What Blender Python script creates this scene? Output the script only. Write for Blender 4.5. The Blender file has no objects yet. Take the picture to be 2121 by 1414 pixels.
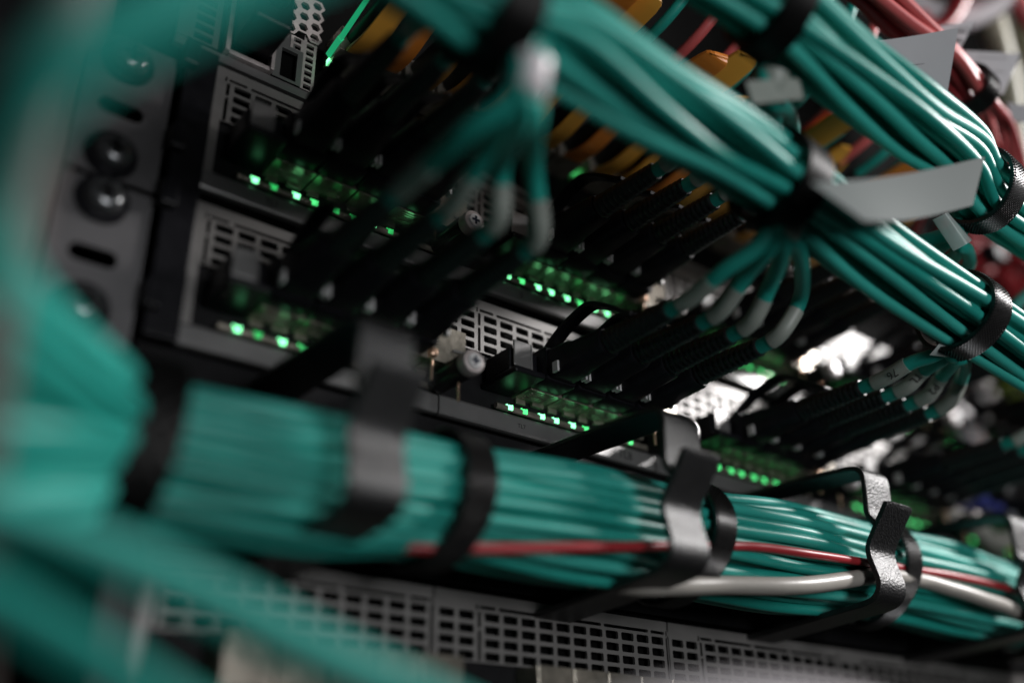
import bpy, math, random
from mathutils import Vector, Matrix
random.seed(7)
S = 0.001          # everything below is written in millimetres
C = bpy.context.scene.collection

# ---------------------------------------------------------------- camera, world, lights, exposure
D0 = 215.8         # camera stands 216 mm off the equipment front (plane y = 0)
F = 2078.0
def _n(v): return Vector(v).normalized()
AX = _n((2930, 978, F)); AU = Vector((-70, -4207, F)); AU = (AU - AX * AU.dot(AX)).normalized()
AN = AX.cross(AU)
if AN.z < 0: AN = -AN
AX_, AN_, AU_ = AX, AN, AU
def cam2w(c): return Vector((AX.dot(c), AN.dot(c), AU.dot(c)))
cam = bpy.data.objects.new('camera', bpy.data.cameras.new('camera')); C.objects.link(cam)
r_, d_, f_ = cam2w(Vector((1, 0, 0))), cam2w(Vector((0, 1, 0))), cam2w(Vector((0, 0, 1)))
m = Matrix((( r_.x, -d_.x, -f_.x, 0), (r_.y, -d_.y, -f_.y, -D0 * S), (r_.z, -d_.z, -f_.z, 0), (0, 0, 0, 1)))
cam.matrix_world = m
cd = cam.data
cd.sensor_width = 36; cd.lens = 36 * F / 2121.0
cd.clip_start = 0.005; cd.clip_end = 20
cd.dof.use_dof = True; cd.dof.focus_distance = 0.294; cd.dof.aperture_fstop = 2.8
bpy.context.scene.camera = cam

W = bpy.data.worlds.new('World'); bpy.context.scene.world = W; W.use_nodes = True
W.node_tree.nodes['Background'].inputs[0].default_value = (0.9, 0.97, 1.0, 1)
W.node_tree.nodes['Background'].inputs[1].default_value = 0.009

def area(name, loc, target, size, power, col=(1, 1, 1)):
    l = bpy.data.lights.new(name, 'AREA'); l.shape = 'DISK'; l.size = size * S; l.energy = power; l.color = col
    o = bpy.data.objects.new(name, l); C.objects.link(o)
    o.location = Vector(loc) * S
    o.rotation_euler = (Vector(target) - Vector(loc)).to_track_quat('-Z', 'Y').to_euler()
    return o
area('aisle_lamp', (850, -440, 430), (260, 0, 100), 150, 9.2, (1.0, 0.97, 0.96))
area('fill_lamp', (160, -700, 60), (170, 0, 100), 260, 1.75, (0.97, 0.98, 1.0))  # unseen fill added to lift the left bundle, fans and lower grille

sc = bpy.context.scene
sc.view_settings.view_transform = 'Standard'; sc.view_settings.look = 'None'
sc.view_settings.exposure = 0.0; sc.view_settings.gamma = 1.0
sc.cycles.use_denoising = True
sc.cycles.max_bounces = 6; sc.cycles.sample_clamp_indirect = 4.0

# ---------------------------------------------------------------- helpers
def ray(u, v): return cam2w(Vector((u - 1060.5, v - 707.0, F)))
def Q(u, v, z):                       # point seen at pixel (u,v) z mm in front of the lens
    r = ray(u, v) * (z / F); return Vector((r.x, r.y - D0, r.z))
def Pd(u, v, d):                      # point seen at pixel (u,v) standing d mm out from the equipment
    r = ray(u, v); t = (D0 - d) / r.y; return Vector((r.x * t, -d, r.z * t))
def V(x, d, z): return Vector((x, -d, z))

def mat(name, col, rough=0.5, metal=0.0, noise=0.0, nscale=200, bump=0.0, bscale=1500, emit=None, estr=0, alpha=1.0, spec=0.5, coat=0.0, stretch=None, trans=0.0):
    M = bpy.data.materials.new(name); M.use_nodes = True
    nt = M.node_tree; b = nt.nodes['Principled BSDF']
    b.inputs['Base Color'].default_value = (*col, 1); b.inputs['Roughness'].default_value = rough
    b.inputs['Metallic'].default_value = metal; b.inputs['Specular IOR Level'].default_value = spec
    b.inputs['Coat Weight'].default_value = coat; b.inputs['Alpha'].default_value = alpha
    b.inputs['Transmission Weight'].default_value = trans
    if emit: b.inputs['Emission Color'].default_value = (*emit, 1); b.inputs['Emission Strength'].default_value = estr
    tc = nt.nodes.new('ShaderNodeTexCoord'); vec = tc.outputs['Object']
    if stretch:
        mp = nt.nodes.new('ShaderNodeMapping'); mp.inputs['Scale'].default_value = stretch
        nt.links.new(vec, mp.inputs[0]); vec = mp.outputs[0]
    if noise:
        nz = nt.nodes.new('ShaderNodeTexNoise'); nz.inputs['Scale'].default_value = nscale; nz.inputs['Detail'].default_value = 6
        nt.links.new(vec, nz.inputs['Vector'])
        cr = nt.nodes.new('ShaderNodeValToRGB')
        cr.color_ramp.elements[0].position = 0.3; cr.color_ramp.elements[1].position = 0.7
        cr.color_ramp.elements[0].color = (*[c * (1 - noise) for c in col], 1)
        cr.color_ramp.elements[1].color = (*[min(1, c * (1 + noise)) for c in col], 1)
        nt.links.new(nz.outputs['Fac'], cr.inputs['Fac']); nt.links.new(cr.outputs['Color'], b.inputs['Base Color'])
        mr = nt.nodes.new('ShaderNodeMapRange'); mr.inputs['To Min'].default_value = max(0.03, rough - noise * 0.3); mr.inputs['To Max'].default_value = min(1, rough + noise * 0.3)
        nt.links.new(nz.outputs['Fac'], mr.inputs['Value']); nt.links.new(mr.outputs['Result'], b.inputs['Roughness'])
    if bump:
        n2 = nt.nodes.new('ShaderNodeTexNoise'); n2.inputs['Scale'].default_value = bscale; n2.inputs['Detail'].default_value = 3
        nt.links.new(vec, n2.inputs['Vector'])
        bp = nt.nodes.new('ShaderNodeBump'); bp.inputs['Strength'].default_value = bump; bp.inputs['Distance'].default_value = 0.0003
        nt.links.new(n2.outputs['Fac'], bp.inputs['Height']); nt.links.new(bp.outputs['Normal'], b.inputs['Normal'])
    return M

TEAL = mat('teal_jacket', (0.014, 0.29, 0.238), 0.42, noise=0.10, nscale=90, bump=0.12, bscale=700)
TEAL2 = mat('teal_jacket_pale', (0.032, 0.36, 0.30), 0.46, noise=0.10, nscale=70, bump=0.12, bscale=700)
RED = mat('red_jacket', (0.33, 0.022, 0.028), 0.38, noise=0.08, nscale=90)
PINK = mat('red_jacket_worn', (0.55, 0.10, 0.10), 0.42, noise=0.08, nscale=60)
GREY = mat('grey_jacket', (0.33, 0.31, 0.28), 0.38, noise=0.06, nscale=60, bump=0.1, bscale=500)
OLIVE = mat('olive_jacket', (0.30, 0.29, 0.20), 0.5, noise=0.1)
BLACKP = mat('black_plastic', (0.008, 0.008, 0.010), 0.33, noise=0.2, nscale=300, bump=0.1, bscale=2500, spec=0.22)
BOOT = mat('black_rubber', (0.005, 0.005, 0.006), 0.42, noise=0.2, nscale=300, spec=0.6)
POWDER = mat('black_powder_coat', (0.012, 0.012, 0.0125), 0.36, noise=0.15, nscale=400, bump=1.0, bscale=1500, spec=0.6)
CHASSIS = mat('nickel_steel', (0.20, 0.192, 0.185), 0.38, 0.26, noise=0.14, nscale=60, bump=0.15, bscale=1500, stretch=(1, 1, 3))
STRIP = mat('grey_painted_steel', (0.20, 0.197, 0.195), 0.32, 0.5, noise=0.10, nscale=80, bump=0.12, bscale=1500)
EARM = mat('grey_ear_steel', (0.115, 0.112, 0.116), 0.42, 0.3, noise=0.12, nscale=60)
POSTM = mat('rack_post_paint', (0.20, 0.165, 0.155), 0.5, 0.1, noise=0.1, nscale=40)
DARK = mat('dark_interior', (0.003, 0.003, 0.003), 0.8, spec=0.04)
DARKST = mat('dark_steel', (0.010, 0.010, 0.011), 0.6, 0.0, noise=0.2, spec=0.1)
CAGE = mat('cage_metal', (0.34, 0.31, 0.26), 0.22, 0.6, noise=0.25, nscale=250, bump=0.25, bscale=900)
SCREW = mat('bright_screw_steel', (0.78, 0.77, 0.77), 0.3, 0.35, noise=0.1, nscale=300)
SCREWD = mat('dark_screw_steel', (0.16, 0.165, 0.17), 0.24, 0.75, noise=0.25, nscale=300)
KNURL = mat('knurled_ring_metal', (0.42, 0.37, 0.36), 0.45, 0.2, noise=0.15, nscale=400)
RECESS = mat('blue_black_recess', (0.010, 0.022, 0.05), 0.3, 0.4)
GOLD = mat('copper_gold_contact', (0.75, 0.50, 0.36), 0.28, 0.9, noise=0.1)
LEDM = mat('green_led', (0.1, 0.9, 0.3), 0.3, emit=(0.10, 1.0, 0.26), estr=1.2)
LEDW = mat('green_led_bright', (0.3, 0.9, 0.5), 0.3, emit=(0.22, 1.0, 0.42), estr=2.8)
LEDD = mat('green_led_dim', (0.05, 0.5, 0.15), 0.3, emit=(0.06, 1.0, 0.22), estr=0.5)
LEDO = mat('orange_led', (0.9, 0.4, 0.1), 0.3, emit=(1.0, 0.25, 0.03), estr=4.0)
PIPE = mat('green_light_pipe', (0.04, 0.5, 0.25), 0.25, emit=(0.02, 0.6, 0.25), estr=0.45)
BROWNG = mat('brown_grey_jacket', (0.09, 0.075, 0.07), 0.5)
SLEEVE = mat('grey_label_sleeve', (0.27, 0.295, 0.265), 0.45, noise=0.06, nscale=150)
PAPER = mat('white_label_paper', (0.48, 0.47, 0.49), 0.7, noise=0.04, nscale=60)
PAPERG = mat('pale_label_film', (0.075, 0.095, 0.092), 0.8, noise=0.06, nscale=30)
CLEAR = mat('clear_film', (0.55, 0.62, 0.60), 0.15, alpha=0.45, noise=0.05)
WHITE = mat('white_plastic', (0.62, 0.58, 0.60), 0.35, noise=0.04)
VELCRO = mat('black_hook_tape', (0.003, 0.003, 0.003), 0.45, noise=0.3, nscale=900, spec=0.12)
VELCROW = mat('black_hook_weave', (0.006, 0.0055, 0.0055), 0.30, noise=0.3, nscale=900, spec=0.55)
YELLOW = mat('yellow_pull_tab', (0.74, 0.36, 0.05), 0.42, noise=0.08, nscale=60)
ORANGE = mat('orange_pull_tab', (0.70, 0.22, 0.03), 0.42, noise=0.08, nscale=60)
BLUE = mat('blue_plastic', (0.06, 0.07, 0.30), 0.4, noise=0.1)
LIME = mat('lime_plastic', (0.32, 0.45, 0.06), 0.4, noise=0.1)
INK = mat('black_ink', (0.01, 0.01, 0.01), 0.6)
INKG = mat('grey_ink', (0.07, 0.07, 0.075), 0.6)

class MB:
    def __init__(s): s.v = []; s.f = []
    def add(s, vs, fs):
        o = len(s.v); s.v += [Vector(p) for p in vs]; s.f += [tuple(i + o for i in f) for f in fs]
    def box(s, a, b):
        x0, y0, z0 = [min(p, q) for p, q in zip(a, b)]; x1, y1, z1 = [max(p, q) for p, q in zip(a, b)]
        s.add([(x0, y0, z0), (x1, y0, z0), (x1, y1, z0), (x0, y1, z0), (x0, y0, z1), (x1, y0, z1), (x1, y1, z1), (x0, y1, z1)],
              [(0, 3, 2, 1), (4, 5, 6, 7), (0, 1, 5, 4), (1, 2, 6, 5), (2, 3, 7, 6), (3, 0, 4, 7)])
    def bx(s, x0, x1, d0, d1, z0, z1): s.box((x0, -d0, z0), (x1, -d1, z1))
    def loft(s, rings, cap=True):
        n = len(rings[0]); o = len(s.v)
        for r in rings: s.v += [Vector(p) for p in r]
        for i in range(len(rings) - 1):
            for j in range(n):
                k = (j + 1) % n
                s.f.append((o + i * n + j, o + i * n + k, o + (i + 1) * n + k, o + (i + 1) * n + j))
        if cap:
            s.f.append(tuple(o + j for j in range(n))[::-1]); s.f.append(tuple(o + (len(rings) - 1) * n + j for j in range(n)))
    def tube(s, pts, r, seg=12, sq=(1, 1)):
        rings = []; n = len(pts); ref = None
        for i, p in enumerate(pts):
            t = (pts[min(i + 1, n - 1)] - pts[max(i - 1, 0)]).normalized()
            if ref is None:
                ref = Vector((0, 0, 1)) if abs(t.z) < 0.9 else Vector((1, 0, 0))
            a = (ref - t * ref.dot(t)).normalized(); ref = a; b = t.cross(a)
            rr = r[i] if isinstance(r, (list, tuple)) else r
            rings.append([p + (a * math.cos(2 * math.pi * j / seg) * sq[0] + b * math.sin(2 * math.pi * j / seg) * sq[1]) * rr for j in range(seg)])
        s.loft(rings)
    def cyl(s, c0, c1, r0, r1=None, seg=24):
        s.tube([Vector(c0), Vector(c1)], [r0, r0 if r1 is None else r1], seg)
    def holed(s, x0, x1, z0, z1, cx, cz, hw, hh, r, t=1.0, d=0.0, k=4):
        arcs = []
        for (sx, sz, a0) in ((1, 1, 0), (-1, 1, 90), (-1, -1, 180), (1, -1, 270)):
            arcs.append([(cx + sx * (hw - r) + r * math.cos(math.radians(a0 + 90 * i / k)), cz + sz * (hh - r) + r * math.sin(math.radians(a0 + 90 * i / k))) for i in range(k + 1)])
        cor = [(x1, z1), (x0, z1), (x0, z0), (x1, z0)]
        vs = []; fs = []
        for (x, z) in cor: vs.append((x, -d, z))
        for A in arcs:
            for (x, z) in A: vs.append((x, -d, z))
        nb = len(vs)
        for A in arcs:
            for (x, z) in A: vs.append((x, -d + t, z))
        m_ = k + 1
        for q in range(4):
            for i in range(k): fs.append((q, 4 + q * m_ + i + 1, 4 + q * m_ + i))
            q2 = (q + 1) % 4
            fs.append((q, q2, 4 + q2 * m_, 4 + q * m_ + k))
        tot = 4 * m_
        for i in range(tot):
            j = (i + 1) % tot
            fs.append((4 + i, 4 + j, nb + j, nb + i))
        s.add(vs, fs)
    def build(s, name, material, parent=None, smooth=False, bevel=0, loc=None):
        me = bpy.data.meshes.new(name)
        off = Vector(loc) if loc is not None else Vector((0, 0, 0))
        me.from_pydata([tuple((p - off) * S) for p in s.v], [], s.f); me.materials.append(material); me.update()
        if smooth:
            for p in me.polygons: p.use_smooth = True
            try: me.set_sharp_from_angle(angle=math.radians(50))
            except Exception: pass
        o = bpy.data.objects.new(name, me); C.objects.link(o)
        if parent is not None: o.parent = parent
        if loc is not None: o.location = off * S
        if bevel:
            b = o.modifiers.new('bevel', 'BEVEL'); b.width = bevel * S; b.segments = 2; b.limit_method = 'ANGLE'
        return o

def tag(o, label=None, cat=None, group=None, kind=None):
    if label: o['label'] = label
    if cat: o['category'] = cat
    if group: o['group'] = group
    if kind: o['kind'] = kind
    return o
def thing(name, label, cat, loc, group=None):
    o = bpy.data.objects.new(name, None); C.objects.link(o); o.location = Vector(loc) * S; o.empty_display_size = 0.003
    return tag(o, label, cat, group)
def part(name, mb, m_, root, smooth=False, bevel=0):    # geometry given in world mm; keeps it there under root
    loc = Vector(root.location) / S
    o = mb.build(name, m_, None, smooth, bevel)
    o.data.transform(Matrix.Translation(-loc * S)); o.parent = root
    return o
def copy_tree(o, parent=None):
    c = o.copy(); C.objects.link(c); c.parent = parent
    for ch in list(o.children): copy_tree(ch, c)
    return c

def smooth_path(P, step=6):
    P = [Vector(p) for p in P]
    if len(P) < 3: return P
    out = []
    ext = [P[0] * 2 - P[1]] + P + [P[-1] * 2 - P[-2]]
    for i in range(1, len(ext) - 2):
        a, b, c, d = ext[i - 1:i + 3]
        for k in range(step):
            t = k / step
            out.append(0.5 * ((2 * b) + (c - a) * t + (2 * a - 5 * b + 4 * c - d) * t * t + (3 * b - a - 3 * c + d) * t ** 3))
    out.append(P[-1]); return out
def cable(name, pts, r, m_, label, cat='cable', group=None, seg=14, step=6):
    mb = MB(); mb.tube(smooth_path(pts, step), r, seg)
    return tag(mb.build(name, m_, smooth=True), label, cat, group)

def text(body, size, pos, xdir, up, m_, parent=None, name='lettering', mirror=False):
    cu = bpy.data.curves.new(name, 'FONT'); cu.body = body; cu.size = size * S; cu.align_x = 'CENTER'; cu.align_y = 'CENTER'
    cu.extrude = 0.00002; cu.materials.append(m_); cu.resolution_u = 3
    tmp = bpy.data.objects.new('tmp', cu); me = bpy.data.meshes.new_from_object(tmp); bpy.data.objects.remove(tmp)
    o = bpy.data.objects.new(name, me); C.objects.link(o)
    x = Vector(xdir).normalized(); u = Vector(up); u = (u - x * u.dot(x)).normalized(); n = x.cross(u)
    if mirror: x = -x
    mw = Matrix(((x.x, u.x, n.x, pos[0] * S), (x.y, u.y, n.y, pos[1] * S), (x.z, u.z, n.z, pos[2] * S), (0, 0, 0, 1)))
    if parent is not None:
        o.parent = parent; q = parent; off = Vector((0, 0, 0))
        while q is not None: off += Vector(q.location); q = q.parent
        mw = Matrix.Translation(-off) @ mw
    o.matrix_local = mw
    return o

# ---------------------------------------------------------------- rack structure
ZR = {2: 113.0, 1: 157.4}             # height of each LED row
mb = MB(); mb.bx(-260, 900, -60, -61, -200, 700)
tag(mb.build('back_wall', DARK), kind='structure')

t = thing('rack_post', 'brown grey painted rack post standing behind the steel mounting ears', 'rack post', (30, 0, 0))
mb = MB(); mb.bx(30, 42, -3, -1.2, -40, 420); part('post_web', mb, POSTM, t, bevel=0.8)
mb = MB(); mb.bx(-60, 30, -3, 2, -40, 420); part('post_flange', mb, DARKST, t)

chs = []
for nm, z0, z1, lab in (('switch_chassis', 104.6, 192.2, 'dark two-row switch chassis behind the line cards with green lights'),
                        ('lower_chassis', -30, 59.6, 'dark chassis below the horizontal teal bundle, behind the beige vent grille')):
    t = thing(nm, lab, 'chassis', (70, 0, z0))
    mb = MB(); mb.bx(61, 640, -2.6, -50, z0, z1); part('case', mb, DARK, t)
    mb = MB(); mb.bx(61, 69.5, -1.0, 3.0, z0 + 0.5, z1 - 0.5); part('side_guide', mb, BLACKP, t, bevel=0.4)
    chs.append(t)
for k, z in enumerate((118, 146, 163, 190)):
    mb = MB(); mb.bx(59.5, 63.5, 2, 6, z - 7, z); part('guide_tooth', mb, BLACKP, chs[0], bevel=0.4)

# mounting ears with slots
def ear(zc, lab):
    t = thing('mounting_ear', lab, 'bracket', (48, 0, zc), 'steel mounting ears')
    mb = MB()
    mb.holed(38, 59.3, zc - 6.5, zc + 6.5, 47.9, zc, 5.6, 2.3, 2.2, 1.2, 0.6)
    mb.bx(38, 59.3, -0.6, 0.6, zc + 6.5, zc + 21.9); mb.bx(38, 59.3, -0.6, 0.6, zc - 21.9, zc - 6.5)
    part('plate', mb, EARM, t)
    return t
ear(121.9, 'lower steel mounting ear with a dark slot, left of the lower card')
ear(166.3 - 2.2, 'upper steel mounting ear with a dark slot, left of the upper card')
def rack_screw(z, lab):
    t = thing('rack_screw', lab, 'screw', (47.5, -0.6, z), 'screws in the mounting ears')
    mb = MB(); c = V(47.5, 0.6, z)
    mb.cyl(c, c + V(0, 1.2, 0), 6.6, 6.2, 28); part('washer', mb, BLACKP, t, True)
    mb = MB(); rr = []
    for d, r in ((1.6, 4.6), (2.8, 4.5), (3.8, 3.9), (4.4, 2.8), (4.6, 1.4), (4.62, 0.1)):
        rr.append([c + V(r * math.cos(a * math.pi / 14), d, r * math.sin(a * math.pi / 14)) for a in range(28)])
    mb.loft(rr); part('head', mb, SCREWD, t, True)
    mb = MB()
    mb.bx(46.9, 48.1, 4.7, 5.4, z - 2.4, z + 2.4); mb.bx(45.1, 46.9, 4.7, 5.38, z - 0.6, z + 0.6); mb.bx(48.1, 49.9, 4.7, 5.38, z - 0.6, z + 0.6)
    part('cross_recess', mb, DARK, t)
for z, l in ((178.6, 'topmost dark steel screw in the upper mounting ear'), (150.1, 'dark steel screw below the slot of the upper mounting ear'),
             (137.1, 'dark steel screw above the slot of the lower mounting ear'), (108.1, 'lowest dark steel screw, under the slot of the lower mounting ear')):
    rack_screw(z, l)

# horizontal cable manager panel
t = thing('cable_manager_panel', 'black blank panel behind the horizontal teal bundle', 'panel', (200, 0, 60))
mb = MB(); mb.bx(61, 640, -2, -0.6, 59.9, 104.3); part('panel', mb, DARKST, t)

# ---------------------------------------------------------------- line cards
def card(X0, ZL, lab, first=False, bare=False, grp='line cards with green port lights', texts=()):
    """X0 = left slot of the vent frame, ZL = height of the LED row."""
    o = thing('line_card', lab, 'line card', (X0, 0, ZL), grp)
    mb = MB()                                        # bottom strip with a folded lip, top strip
    prof = [(0.0, -7.4), (0.9, -7.2), (1.2, -6.6), (1.2, -2.2), (0.7, -1.5), (0.2, -1.2), (-1.2, -1.2), (-1.2, -7.4)]
    XL = X0 - (3.6 if first else 14.2)
    mb.loft([[V(x, d, ZL + z) for d, z in prof] for x in (XL, X0 + 70.6)])
    part('bottom_strip', mb, STRIP, o)
    mb = MB(); mb.bx(XL + 0.1, X0 + 70.6, -1.2, -0.92, ZL - 1.2, ZL + 16.0); part('port_plate', mb, DARKST, o)
    mb = MB(); Z = ZL + 16.1; px, pz = 6.2, 3.33     # vent grille, four rows
    def cols(a, n):
        for i in range(n):
            for j in range(4):
                x = a + i * px; z = Z + j * pz
                mb.holed(x, x + px, z, z + pz, x + px / 2, z + pz / 2, 2.45, 1.12, 0.5, 0.9)
    if not first: cols(X0 - 13.0, 2)
    cols(X0 + 1.6, 11)
    ze = Z + 4 * pz
    mb.holed(X0 - 0.6, X0 + 1.6, Z, Z + 8.4, X0 + 0.5, Z + 4.2, 0.5, 3.9, 0.3, 0.9)
    mb.holed(X0 - 0.6, X0 + 1.6, Z + 8.4, ze, X0 + 0.5, (Z + 8.4 + ze) / 2, 0.5, (ze - Z - 8.4) / 2 - 0.4, 0.3, 0.9)
    mb.holed(X0 + 69.8, X0 + 71.6, Z, ze, X0 + 70.7, (Z + ze) / 2, 0.5, (ze - Z) / 2 - 0.5, 0.3, 0.9)
    w = (0.0, 6.4, 25.5, 44.5, 63.5, 70.4)
    for a, b in zip(w[:-1], w[1:]):
        mb.holed(X0 + a, X0 + b, ze, ze + 1.5, X0 + (a + b) / 2, ze + 0.75, (b - a) / 2 - 0.6, 0.45, 0.3, 0.9)
    if first: mb.bx(XL, X0 - 0.6, -0.9, 0, ZL - 1, ze + 1.5)
    else:
        mb.bx(X0 - 13.0, X0 - 0.6, -0.9, 0, ze, ze + 1.5); mb.bx(X0 - 14.4, X0 - 13.0, -0.9, 0, Z, ze + 1.5)
    mb.bx(XL, X0 + 71.6, -0.9, 0.0, ze + 1.5, ze + 4.2)
    part('vent_grille', mb, CHASSIS, o)
    mb = MB(); mb.cyl(V(X0 + 5.5, 1.2, ZL - 0.1), V(X0 + 70, 1.2, ZL - 0.1), 0.95, seg=10); part('light_bar', mb, CAGE, o, True)
    for k in range(5):                               # port cages
        xa = X0 + 13.2 + 12.45 * k; g = MB()
        g.bx(xa, xa + 11.9, -1, 8.2, ZL + 4.6, ZL + 15.4)
        for q in range(6):
            g.bx(xa + 2.2, xa + 9.6, 1.5 + q * 1.08, 1.75 + q * 1.08, ZL + 4.42, ZL + 4.6)
        g.bx(xa + 0.1, xa + 11.8, 8.2, 8.5, ZL + 4.3, ZL + 15.5)
        g.bx(xa + 0.8, xa + 4.2, -0.5, 0.4, ZL + 2.9, ZL + 4.6); g.bx(xa + 6.6, xa + 11, -0.5, 0.9, ZL + 3.3, ZL + 4.6)
        part('port_cage', g, CAGE, o, bevel=0.12)
        for j, x in enumerate((X0 + 10.4 + 12.2 * k, X0 + 15.9 + 12.2 * k)):
            if k == 4 and j == 1: continue
            g = MB(); g.bx(x - 0.85, x + 0.85, 0.4, 2.3, ZL - 0.75, ZL + 0.75)
            g.bx(x - 1.2, x - 0.85, 0.8, 1.9, ZL + 0.2, ZL + 1.1); g.bx(x + 0.85, x + 1.15, 0.8, 1.9, ZL + 0.3, ZL + 1.2)
            g.bx(x + 0.85, x + 1.2, 0.8, 1.7, ZL - 0.9, ZL - 0.1)
            part('led', g, ((LEDW, LEDD, LEDW, LEDM, LEDD, LEDD, LEDW, LEDD, LEDW, LEDM) if X0 < 100 else (LEDW, LEDM, LEDW, LEDW, LEDW, LEDM, LEDW, LEDW, LEDM, LEDD))[k * 2 + j] if X0 < 200 else LEDM, o, bevel=0.15)
    # thumb screw, its head facing the aisle
    xs, zs = X0 - 15.6, ZL + 1.2
    if not first and not bare:
        ts = MB(); n = 30; rings = []
        for d, r in ((2, 3.0), (3, 3.4), (15.5, 3.4), (16.2, 3.1)):
            rings.append([V(xs + (r + (0.16 if a % 2 else -0.05)) * math.cos(a * math.pi / n), d, zs + (r + (0.16 if a % 2 else -0.05)) * math.sin(a * math.pi / n)) for a in range(2 * n)])
        ts.loft(rings); s_ = part('thumb_screw', ts, BLACKP, o)
        ts = MB(); rings = []
        for d, r in ((16.2, 3.3), (18.6, 3.5), (19.6, 3.2), (19.8, 2.5)):
            rings.append([V(xs + (r + (0.09 if a % 2 else -0.05)) * math.cos(a * math.pi / n), d, zs + (r + (0.09 if a % 2 else -0.05)) * math.sin(a * math.pi / n)) for a in range(2 * n)])
        ts.loft(rings); h = part('screw_collar', ts, KNURL, o, True); 
        ts = MB(); ts.cyl(V(xs, 19.7, zs), V(xs, 20.3, zs), 2.3, 2.0, 24); h2 = part('screw_head', ts, SCREW, o, True)
        ts = MB(); ts.bx(xs - 0.35, xs + 0.35, 20.3, 20.42, zs - 1.3, zs + 1.3); ts.bx(xs - 1.3, xs - 0.35, 20.3, 20.4, zs - 0.35, zs + 0.35); ts.bx(xs + 0.35, xs + 1.3, 20.3, 20.4, zs - 0.35, zs + 0.35)
        h3 = part('cross_recess', ts, RECESS, o)
        # ejector blade, pin and tab
        g = MB()
        a, b, c, d = V(xs + 1.5, 1, zs + 8.5), V(xs + 13, 1, zs + 8.5), V(xs + 9, 12, zs + 6.2), V(xs + 0.5, 9, zs + 7.0)
        g.add([a, b, c, d] + [p + Vector((0, 0, 0.7)) for p in (a, b, c, d)], [(0, 1, 2, 3), (7, 6, 5, 4), (0, 4, 5, 1), (1, 5, 6, 2), (2, 6, 7, 3), (3, 7, 4, 0)])
        part('ejector_blade', g, STRIP, o)
        g = MB(); g.cyl(V(xs - 6.5, 9, zs - 3.4), V(xs - 6.5, 9, zs + 2.6), 0.42, seg=10); g.cyl(V(xs + 0.2, 12, zs - 9), V(xs + 0.2, 12, zs - 3.3), 0.35, seg=10)
        part('guide_pin', g, GOLD, o, True)
        g = MB(); g.bx(xs - 7.6, xs - 5.2, 7.5, 10.5, zs + 3.4, zs + 6.0); part('contact', g, GOLD, o, bevel=0.7)
    if bare: return o
    g = MB(); g.bx(X0 + 8.8, X0 + 9.5, 1, 14, ZL + 6.5, ZL + 15.5); g.bx(X0 + 2.6, X0 + 8.8, 13.3, 14, ZL + 7.5, ZL + 15.5)
    part('handle_tab', g, STRIP, o, bevel=0.25)
    g = MB(); g.bx(X0 + 1.5, X0 + 12.4, -0.5, 16, ZL + 4.6, ZL + 6.4); g.bx(X0 + 2.0, X0 + 12.4, 1, 12.5, ZL + 6.4, ZL + 13.5)
    part('ejector_block', g, BLACKP, o, bevel=0.5)
    for tx, x, sz in texts:
        text(tx, sz, V(x, 1.24, ZL - 4.6), (1, 0, 0), (0, 0, 1), INK, o)
    return o
ordn = ('first', 'second', 'third', 'fourth', 'fifth')
for row, zl in ((1, ZR[1]), (2, ZR[2])):
    for k in range(5):
        X0 = 73.4 + 85.3 * k
        tx = []
        if row == 2 and k == 1: tx = [('TL8', 216.0, 3.8), ('TL7', 173.8, 1.9)]
        if row == 1 and k == 1: tx = [('5', 174.8, 2.6)]
        if row == 1 and k == 0: tx = [('TL1', 89.5, 2.4)]
        card(X0, zl, f"{'upper' if row == 1 else 'lower'} row line card, {ordn[k]} from the left, with green lights under its ports", first=(k == 0), texts=tx)
for k in range(5):
    o = card(73.4 + 85.3 * k, ZR[2] - 88.6, f'beige grille card below the teal bundle, {ordn[k]} from the left', first=(k == 0), bare=True, grp='grille cards below the bundle')

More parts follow.
